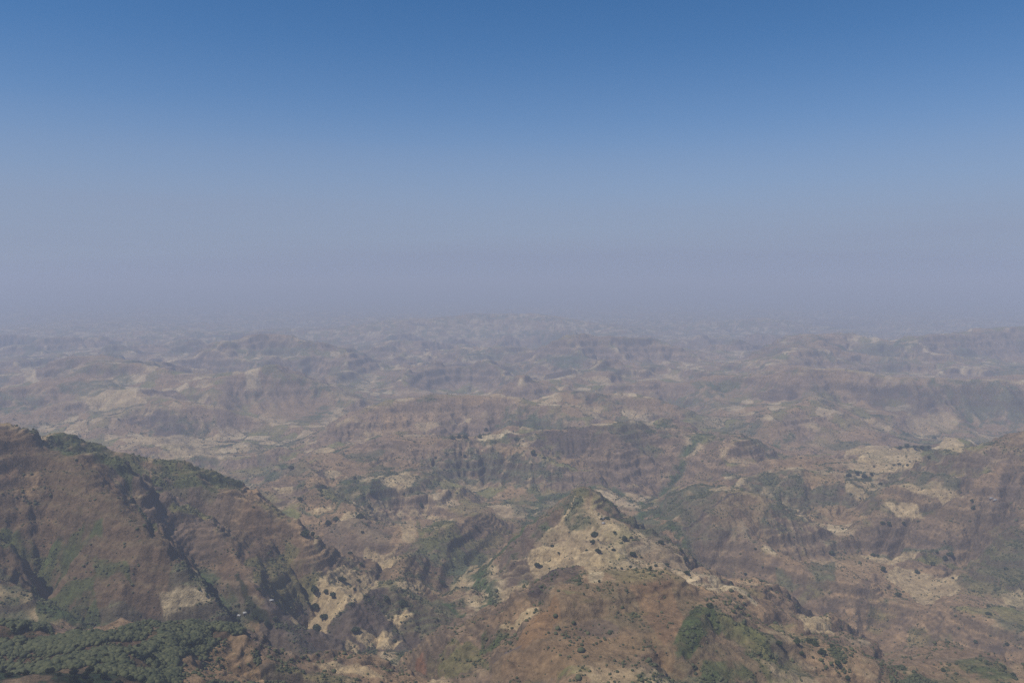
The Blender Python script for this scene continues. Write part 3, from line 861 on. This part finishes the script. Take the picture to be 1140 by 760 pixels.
def trunk_mesh(name, seed, top):
    r = np.random.default_rng(seed); V = []; Fq = []
    def tube(p0, p1, r0, r1):
        p0, p1 = np.array(p0, float), np.array(p1, float); ax = p1 - p0; ax /= np.linalg.norm(ax)
        u_ = np.cross(ax, (0.3, 1, .1)); u_ /= np.linalg.norm(u_); w_ = np.cross(ax, u_); b0 = len(V)
        for p_, rr in ((p0, r0), ((p0 + p1) / 2 + r.normal(size=3) * .02, (r0 + r1) / 2), (p1, r1)):
            for k_ in range(6):
                a_ = k_ * math.pi / 3; V.append(p_ + rr * (math.cos(a_) * u_ + math.sin(a_) * w_))
        for j_ in (0, 1):
            for k_ in range(6):
                k2 = (k_ + 1) % 6; Fq.append((b0 + j_ * 6 + k_, b0 + j_ * 6 + k2, b0 + j_ * 6 + 6 + k2, b0 + j_ * 6 + 6 + k_))
    tube((0, 0, -.25), (.02, 0, top * .55), .085, .06)
    for i in range(5):
        a_ = i * 1.3 + r.uniform(-.3, .3); tube((.02, 0, top * .5), (math.cos(a_) * .45, math.sin(a_) * .45, top * r.uniform(.9, 1.25)), .045, .015)
    return mesh_from(name, np.array(V), np.array(Fq), M_BARK)
CROWNS = [crown_mesh('crown', 100 + i, f_, M_LEAF) for i, f_ in enumerate((.62, .55, .7, .5, .8, .66, .58, .74))]
WCROWNS = [crown_mesh('crown', 200 + i, f_, M_WOODL, 300) for i, f_ in enumerate((.6, .7, .55, .65, .75))]
TALL = [crown_mesh('crown', 300 + i, 1.15, M_LEAF) for i in range(3)]
TRUNKS = [trunk_mesh('trunk', 400 + i, .62) for i in range(4)]
def add_tree(x, y, r, label, group, crowns, seed, name='tree'):
    rr = np.random.default_rng(seed)
    z = float(height(np.array([x]), np.array([y]))[0][0])
    root = bpy.data.objects.new(name, None); C.objects.link(root)
    root.empty_display_size = 1
    root.location = (x, y, z); root.rotation_euler = (0, 0, rr.uniform(0, 6.28)); sc_ = r
    root.scale = (sc_, sc_ * rr.uniform(.85, 1.1), sc_ * rr.uniform(.85, 1.1))
    root['label'] = label; root['category'] = 'tree'; root['group'] = group
    for nm, pool in (('crown', crowns), ('trunk', TRUNKS)):
        o = bpy.data.objects.new(nm, pool[rr.integers(0, len(pool))]); C.objects.link(o); o.parent = root
    return root

ORD = 'first second third fourth fifth sixth seventh eighth ninth tenth eleventh twelfth thirteenth fourteenth fifteenth sixteenth seventeenth eighteenth nineteenth twentieth'.split()
TREES = [
 ('the straw field bench right of the left mountain', 'trees on the straw field bench', '350,656,12 363,657,8 371,661,8 351,674,12 361,685,11 353,697,13 381,644,11 399,645,5 395,655,4 343,670,4 396,700,12 379,683,5 430,667,8 340,682,4'),
 ('the brown slopes and plots below centre left', 'trees on the plots below centre left', '449,671,11 464,656,4 454,655,4 492,648,9 402,627,6 390,615,6 466,613,5 475,632,5 440,713,5 487,690,4'),
 ('the patchwork of fields left of centre', 'trees among the fields left of centre', '359,541,9 365,581,9 374,577,8 401,574,9 339,593,12 348,595,6 411,563,6 414,547,8 403,592,5 469,562,7 450,550,4 395,533,5 334,555,7 324,520,8 358,551,4 530,586,5'),
 ('the hut hollow under the left mountain', 'trees in the hut hollow', '262,682,8 265,688,9 276,680,7 284,684,9 290,690,9 297,695,8 283,673,5 322,664,6 308,671,5 316,666,9 306,688,7 257,676,4 288,655,6'),
 ('the left flank and crest of the middle spur', 'trees on the left of the middle spur', '615,607,5 622,615,4 598,628,8 653,612,4 650,661,3 667,647,4 662,594,10 660,603,7 666,613,8 676,576,7 670,577,5'),
 ('the right shoulder of the middle spur', 'trees on the right shoulder of the middle spur', '684,593,5 683,611,6 703,598,5 695,600,8 705,617,10 714,620,4 724,633,5 730,629,5 742,628,6 763,622,6 765,637,8 702,630,5 692,632,4 736,603,8 758,612,5 790,674,8 824,663,6'),
 ('the tan shoulder below the front hill', 'trees on the tan shoulder', '867,715,8 887,713,9 901,713,9 908,716,9 915,725,10 926,718,7 893,727,8 905,731,4 933,739,8 943,753,7'),
 ('the high tableland fields at upper right', 'trees on the upper right tableland', '945,528,7 954,527,7 962,529,7 970,528,5 980,538,5 1002,498,5 1010,497,6 1018,498,6 1026,498,6 1034,497,5 1040,487,5 1034,510,5 1001,516,5 995,517,4 1010,517,4'),
 ('the brown slope between both right benches', 'trees on the slope between the right benches', '983,582,7 990,583,6 1006,582,5 1083,565,5 1082,557,5 841,610,4 830,638,5'),
 ('the lower field bench at right', 'trees on the lower right bench', '926,615,7 972,617,6 978,618,6 983,634,7 1058,616,8 1052,622,6 1038,627,6 1021,636,7 1000,661,8 1043,614,5 1061,643,4 1120,632,6'),
 ('the dark slopes in the lower right corner', 'trees in the lower right corner', '1100,682,7 1100,675,5 1086,714,6 1121,716,6 1050,745,7 1118,742,6 1099,738,5 1128,750,7'),
 ('the pale tabletop fields near the picture centre', 'trees on the tabletop near the centre', '594,505,7 575,488,6 606,509,5 534,486,5 541,478,5 485,509,4 517,508,4 504,487,6 511,486,6 518,486,6'),
]
tcount = 0
for place, grp, txt in TREES:
    items = sorted(tuple(map(float, t_.split(','))) for t_ in txt.split())
    n_ = len(items)
    for i, (px, py, d_) in enumerate(items):
        x, y = pick(px, py + d_ * .25)
        r = d_ * y / FP * .5
        place_ = place
        size = 'Large' if d_ >= 11 else ('Medium' if d_ >= 7 else 'Small')
        if i == 0: o_ = 'leftmost'
        elif i == n_ - 1: o_ = 'rightmost'
        elif i < n_ / 2: o_ = ORD[i] + ' from left'
        else: o_ = ORD[n_ - 1 - i] + ' from right'
        add_tree(x, y, r, '%s dark tree, %s on %s' % (size, o_, place), grp, TALL if (i % 5 == 3 and d_ < 9) else CROWNS, 1000 + tcount)
        tcount += 1
# the wood on the near ridge: the largest trees one by one
def proj(x, y, z):
    dz = z - CAMZ; f_ = y * CP - dz * SP; u_ = y * SP + dz * CP
    return 570 + FP * x / f_, 380 - FP * u_ / f_
r_ = np.random.default_rng(55)
vis = np.zeros(Z.shape, bool)           # seen from the viewpoint: the land in front does not rise above it
PX, PY = proj(X, Y, Z)
run = np.minimum.accumulate(np.concatenate([np.full((1, NC), 1e9), PY[:-1]]), axis=0)
vis = PY < run + 2.5
inw = np.zeros(Z.shape, bool); sl_ = window(WOOD[:, 0].min(), WOOD[:, 0].max(), WOOD[:, 1].min(), WOOD[:, 1].max())
inw[sl_] = in_poly(X[sl_], Y[sl_], WOOD)
green_ = (col[..., 1] > col[..., 0] * 1.0)
cand = np.nonzero((inw & vis & green_ & (PX > -5) & (PX < 300) & (PY < 768)).ravel())[0]
print('wood candidates', len(cand))
WL = {0: ('bushy green tree standing in the wood along the skyline crest of the lower left ridge', 'trees on the crest of the wooded ridge'),
      1: ('bushy green tree of the wood just above the bare strip on the lower left ridge', 'trees above the bare strip'),
      2: ('bushy green tree of the wood below the bare strip in the bottom left corner', 'trees below the bare strip'),
      3: ('bushy green tree at the right end of the wooded ridge above its brown cliff', 'trees at the right end of the wooded ridge')}
chosen = []
if len(cand):
    for c_ in r_.permutation(cand):
        x, y = float(X.ravel()[c_]), float(Y.ravel()[c_])
        if all((x - a_) ** 2 + (y - b_) ** 2 > 81 for a_, b_, _ in chosen): chosen.append((x, y, c_))
        if len(chosen) >= 300 - tcount - 2: break
for i, (x, y, c_) in enumerate(chosen):
    px, py = PX.ravel()[c_], PY.ravel()[c_]
    k_ = 3 if px > 195 else (2 if py > 742 - .16 * px else (1 if py > 706 else 0))
    add_tree(x, y, r_.uniform(2.6, 4.6), WL[k_][0], WL[k_][1], WCROWNS, 3000 + i)
print('trees', tcount, len(chosen), round(time.time() - T0, 1))

# countless bushes: one object
dens = (.07 + .93 * np.clip(scrub, 0, 1)) ** 1.5
lim = int(np.searchsorted(DR, 4200))
cellw = (np.gradient(X, axis=1)[:lim] * np.gradient(Y, axis=0)[:lim]).clip(0) ** .5
clump = np.clip(.35 + 2.6 * fbm(X[:lim], Y[:lim], 55, 3, 401), .03, 1.8)
p_ = dens[:lim] * np.where((inw & green_)[:lim], 1, clump) * (1 + 8 * (inw & green_)[:lim]) * cellw * (vis[:lim] | (r_.random((lim, NC)) < .15)) * (np.abs(ts)[None, :] < .70) * (Y[:lim] > 720)
p_ = p_.ravel().astype(np.float64); p_ /= p_.sum()
NB = 190000
pk = r_.choice(p_.size, NB, p=p_, replace=True)
bx_ = X.ravel()[pk] + r_.uniform(-3, 3, NB); by_ = Y.ravel()[pk] + r_.uniform(-3, 3, NB)
bz_ = height(bx_, by_)[0]
br = r_.gamma(2, .38, NB) * np.where(by_ > 2200, 1.25, 1.0) + .45
iw = (inw & green_).ravel()[pk]; br = np.where(iw, np.clip(br * 1.3, 1.6, 4.2), br)
V = IV[None] * (1 + r_.uniform(-.28, .28, (NB, 12, 1))) * br[:, None, None] * np.array([1, 1, .8])
th = r_.uniform(0, 6.28, NB); c_, s_ = np.cos(th)[:, None], np.sin(th)[:, None]
V = np.stack([V[..., 0] * c_ - V[..., 1] * s_ + bx_[:, None], V[..., 0] * s_ + V[..., 1] * c_ + by_[:, None], V[..., 2] + bz_[:, None] + br[:, None] * .35], -1)
Fb = (IF[None] + (np.arange(NB) * 12)[:, None, None]).reshape(-1, 3)
me_ = mesh_from('scrub', V.reshape(-1, 3), Fb, M_SCRUB)
ob = bpy.data.objects.new('scrub', me_); C.objects.link(ob); ob['kind'] = 'stuff'; ob['label'] = 'green and grey bushes dotting the slopes and gullies'; ob['category'] = 'scrub'

# ------------------------------------------------------------------ farm huts
M_TIN = plain('tin_roof', (.36, .355, .34), .7); M_MUD = plain('mud_wall', (.27, .20, .14)); M_DOOR = plain('plank_door', (.09, .06, .045))
def box(x0, x1, y0, y1, z0, z1):
    v = np.array([(x, y, z) for z in (z0, z1) for x, y in ((x0, y0), (x1, y0), (x1, y1), (x0, y1))], F32)
    return v, np.array([(3, 2, 1, 0), (4, 5, 6, 7), (0, 1, 5, 4), (1, 2, 6, 5), (2, 3, 7, 6), (3, 0, 4, 7)])
def add_hut(px, py, L_, W_, rot, label):
    x, y = pick(px, py); z = float(height(np.array([x]), np.array([y]))[0][0])
    root = bpy.data.objects.new('farm_hut', None); C.objects.link(root); root.location = (x, y, z + .1); root.rotation_euler = (0, 0, rot)
    root['label'] = label; root['category'] = 'hut'; root['group'] = 'farm huts with pale roofs'
    hl, hw = L_ / 2, W_ / 2
    v, f = box(-hl, hl, -hw, hw, -1.5, 2.4)
    def o_(nm, v_, f_, m_):
        q = bpy.data.objects.new(nm, mesh_from(nm, v_, f_, m_)); C.objects.link(q); q.parent = root
    o_('wall', v, f, M_MUD)
    # pitched roof with eaves, a solid sheet 0.12 thick
    e = .5; prof = [(-hw - e, 2.25), (0, 2.25 + (hw + e) * .55), (hw + e, 2.25), (hw + e, 2.37), (0, 2.37 + (hw + e) * .55 + .02), (-hw - e, 2.37)]
    vv = np.array([(sx, a_, b_) for sx in (-hl - e, hl + e) for a_, b_ in prof], F32)
    ff_ = [(0, 1, 7, 6), (1, 2, 8, 7), (2, 3, 9, 8), (3, 4, 10, 9), (4, 5, 11, 10), (5, 0, 6, 11), (0, 5, 4, 1), (1, 4, 3, 2), (6, 7, 10, 11), (7, 8, 9, 10)]
    o_('roof', vv, np.array(ff_), M_TIN)
    gv = np.array([(sx + dx, a_, b_) for sx in (-hl, hl - .15) for dx in (0, .15) for a_, b_ in ((-hw + .02, 2.4), (hw - .02, 2.4), (0, 2.4 + hw * .55))], F32)
    o_('gable', gv, np.array([(0, 1, 2), (5, 4, 3), (6, 7, 8), (11, 10, 9)]), M_MUD)
    v, f = box(-.5, .5, -hw - .06, -hw - .003, 0, 1.9)
    o_('door', v, f, M_DOOR)
add_hut(273, 683, 6.5, 4.5, .3, 'pale roofed hut beside the dark tree belt at the top of a tan plot')
add_hut(266.5, 686, 5.5, 4, -.4, 'pale roofed hut hard against the dark trees left of the tan plot')
add_hut(302.5, 669, 6, 4, .1, 'lone pale roofed hut at the left end of the straw field bench')
add_hut(671, 578, 6, 4.5, .9, 'upper of the two pale roofed huts on the middle spur crest')
add_hut(671.5, 583, 6, 4.5, .5, 'lower of the two pale roofed huts on the middle spur crest')
add_hut(1103.5, 555, 9, 5, 0, 'left of two bright roofed huts on the brown slope at far right')
add_hut(1107.5, 557, 9, 5, .2, 'right of two bright roofed huts on the brown slope at far right')
print('plants', round(time.time() - T0, 1))

# ------------------------------------------------------------------ camera, light, air
sc = bpy.context.scene
cam = bpy.data.cameras.new('camera'); co_ = bpy.data.objects.new('camera', cam); sc.collection.objects.link(co_)
cam.sensor_width = 36; cam.lens = FP / 1140 * 36; cam.clip_start = 1; cam.clip_end = 400000
co_.location = (0, 0, CAMZ); co_.rotation_euler = (math.pi / 2 - PITCH, 0, 0)
sc.camera = co_
SUN_EL = math.radians(57); TO = math.radians(-120)     # compass bearing of the sun, from +y towards +x
sv = (math.cos(SUN_EL) * math.sin(TO), math.cos(SUN_EL) * math.cos(TO), math.sin(SUN_EL))
w = bpy.data.worlds.new('World'); sc.world = w; w.use_nodes = True
wn = w.node_tree; bg = wn.nodes['Background']; sky = wn.nodes.new('ShaderNodeTexSky'); sky.sky_type = 'NISHITA'
sky.sun_disc = False; sky.sun_elevation = SUN_EL; sky.sun_rotation = TO % (2 * math.pi); sky.altitude = 3000
sky.air_density = 1.0; sky.dust_density = 1.0; sky.ozone_density = 1.0
bg.inputs[1].default_value = .1
tcw = wn.nodes.new('ShaderNodeTexCoord'); sx_ = wn.nodes.new('ShaderNodeSeparateXYZ'); wn.links.new(tcw.outputs['Generated'], sx_.inputs[0])
hs = wn.nodes.new('ShaderNodeHueSaturation'); hs.inputs['Saturation'].default_value = 1.36; hs.inputs['Value'].default_value = 1.06
wn.links.new(sky.outputs[0], hs.inputs['Color'])
rp = wn.nodes.new('ShaderNodeValToRGB'); rp.color_ramp.interpolation = 'B_SPLINE'
# the dust layer seen edge on: thick at the horizon, gone some 20 degrees up
els = rp.color_ramp.elements
els[0].position = .0; els[0].color = (1,) * 3 + (1,); els[1].position = .40; els[1].color = (0, 0, 0, 1)
for p_, v_ in ((.04, .97), (.09, .85), (.14, .58), (.20, .22), (.28, .05)):
    e_ = els.new(p_); e_.color = (v_, v_, v_, 1)
wn.links.new(sx_.outputs['Z'], rp.inputs[0])
mp = wn.nodes.new('ShaderNodeMapping'); mp.inputs['Scale'].default_value = (1.2, 1.2, 22); wn.links.new(tcw.outputs['Generated'], mp.inputs[0])
nz = wn.nodes.new('ShaderNodeTexNoise'); nz.inputs['Scale'].default_value = 1.0; nz.inputs['Detail'].default_value = 4; wn.links.new(mp.outputs[0], nz.inputs['Vector'])
mr = wn.nodes.new('ShaderNodeMapRange'); mr.inputs['From Min'].default_value = .3; mr.inputs['From Max'].default_value = .7; mr.inputs['To Min'].default_value = .93; mr.inputs['To Max'].default_value = 1.05
wn.links.new(nz.outputs['Fac'], mr.inputs['Value'])
ml = wn.nodes.new('ShaderNodeMath'); ml.operation = 'MULTIPLY'; ml.use_clamp = True; wn.links.new(rp.outputs[0], ml.inputs[0]); wn.links.new(mr.outputs[0], ml.inputs[1])
mxw = wn.nodes.new('ShaderNodeMix'); mxw.data_type = 'RGBA'; wn.links.new(ml.outputs[0], mxw.inputs['Factor'])
wn.links.new(hs.outputs[0], mxw.inputs['A']); mxw.inputs['B'].default_value = (2.6, 3.12, 4.4, 1)
wn.links.new(mxw.outputs['Result'], bg.inputs[0])
sun = bpy.data.lights.new('sun', 'SUN'); so = bpy.data.objects.new('sun', sun); sc.collection.objects.link(so)
sun.energy = 4.0; sun.angle = math.radians(.5); sun.color = (1, .95, .87)
from mathutils import Vector
so.rotation_euler = Vector(sv).to_track_quat('Z', 'Y').to_euler()

HX = 95000.0
hz = bpy.data.meshes.new('haze')
zt = CAMZ + 150; zb = float(Z.min()) - 1
vs = [(x, y, z) for z in (zb, zt) for x, y in ((-HX, -9000), (HX, -9000), (HX, HX + 3000), (-HX, HX + 3000))]
hz.from_pydata(vs, [], [(3, 2, 1, 0), (4, 5, 6, 7), (0, 1, 5, 4), (1, 2, 6, 5), (2, 3, 7, 6), (3, 0, 4, 7)])
ho = bpy.data.objects.new('haze', hz)
sc.collection.objects.link(ho)
ho['kind'] = 'stuff'
hm = bpy.data.materials.new('dust_haze'); hm.use_nodes = True; hn = hm.node_tree
hn.nodes.remove(hn.nodes['Principled BSDF'])
pv = hn.nodes.new('ShaderNodeVolumePrincipled')
pv.inputs['Color'].default_value = (.80, .84, .965, 1); pv.inputs['Density'].default_value = 1.28e-4; pv.inputs['Anisotropy'].default_value = 0
hn.links.new(pv.outputs[0], hn.nodes['Material Output'].inputs['Volume'])
hz.materials.append(hm)
sc.view_settings.view_transform = 'Standard'; sc.view_settings.look = 'None'; sc.view_settings.exposure = 0
sc.cycles.use_denoising = False
sc.cycles.max_bounces = 4; sc.cycles.diffuse_bounces = 2; sc.cycles.volume_bounces = 0; w.cycles.sampling_method = 'NONE'
print('script', round(time.time() - T0, 1))
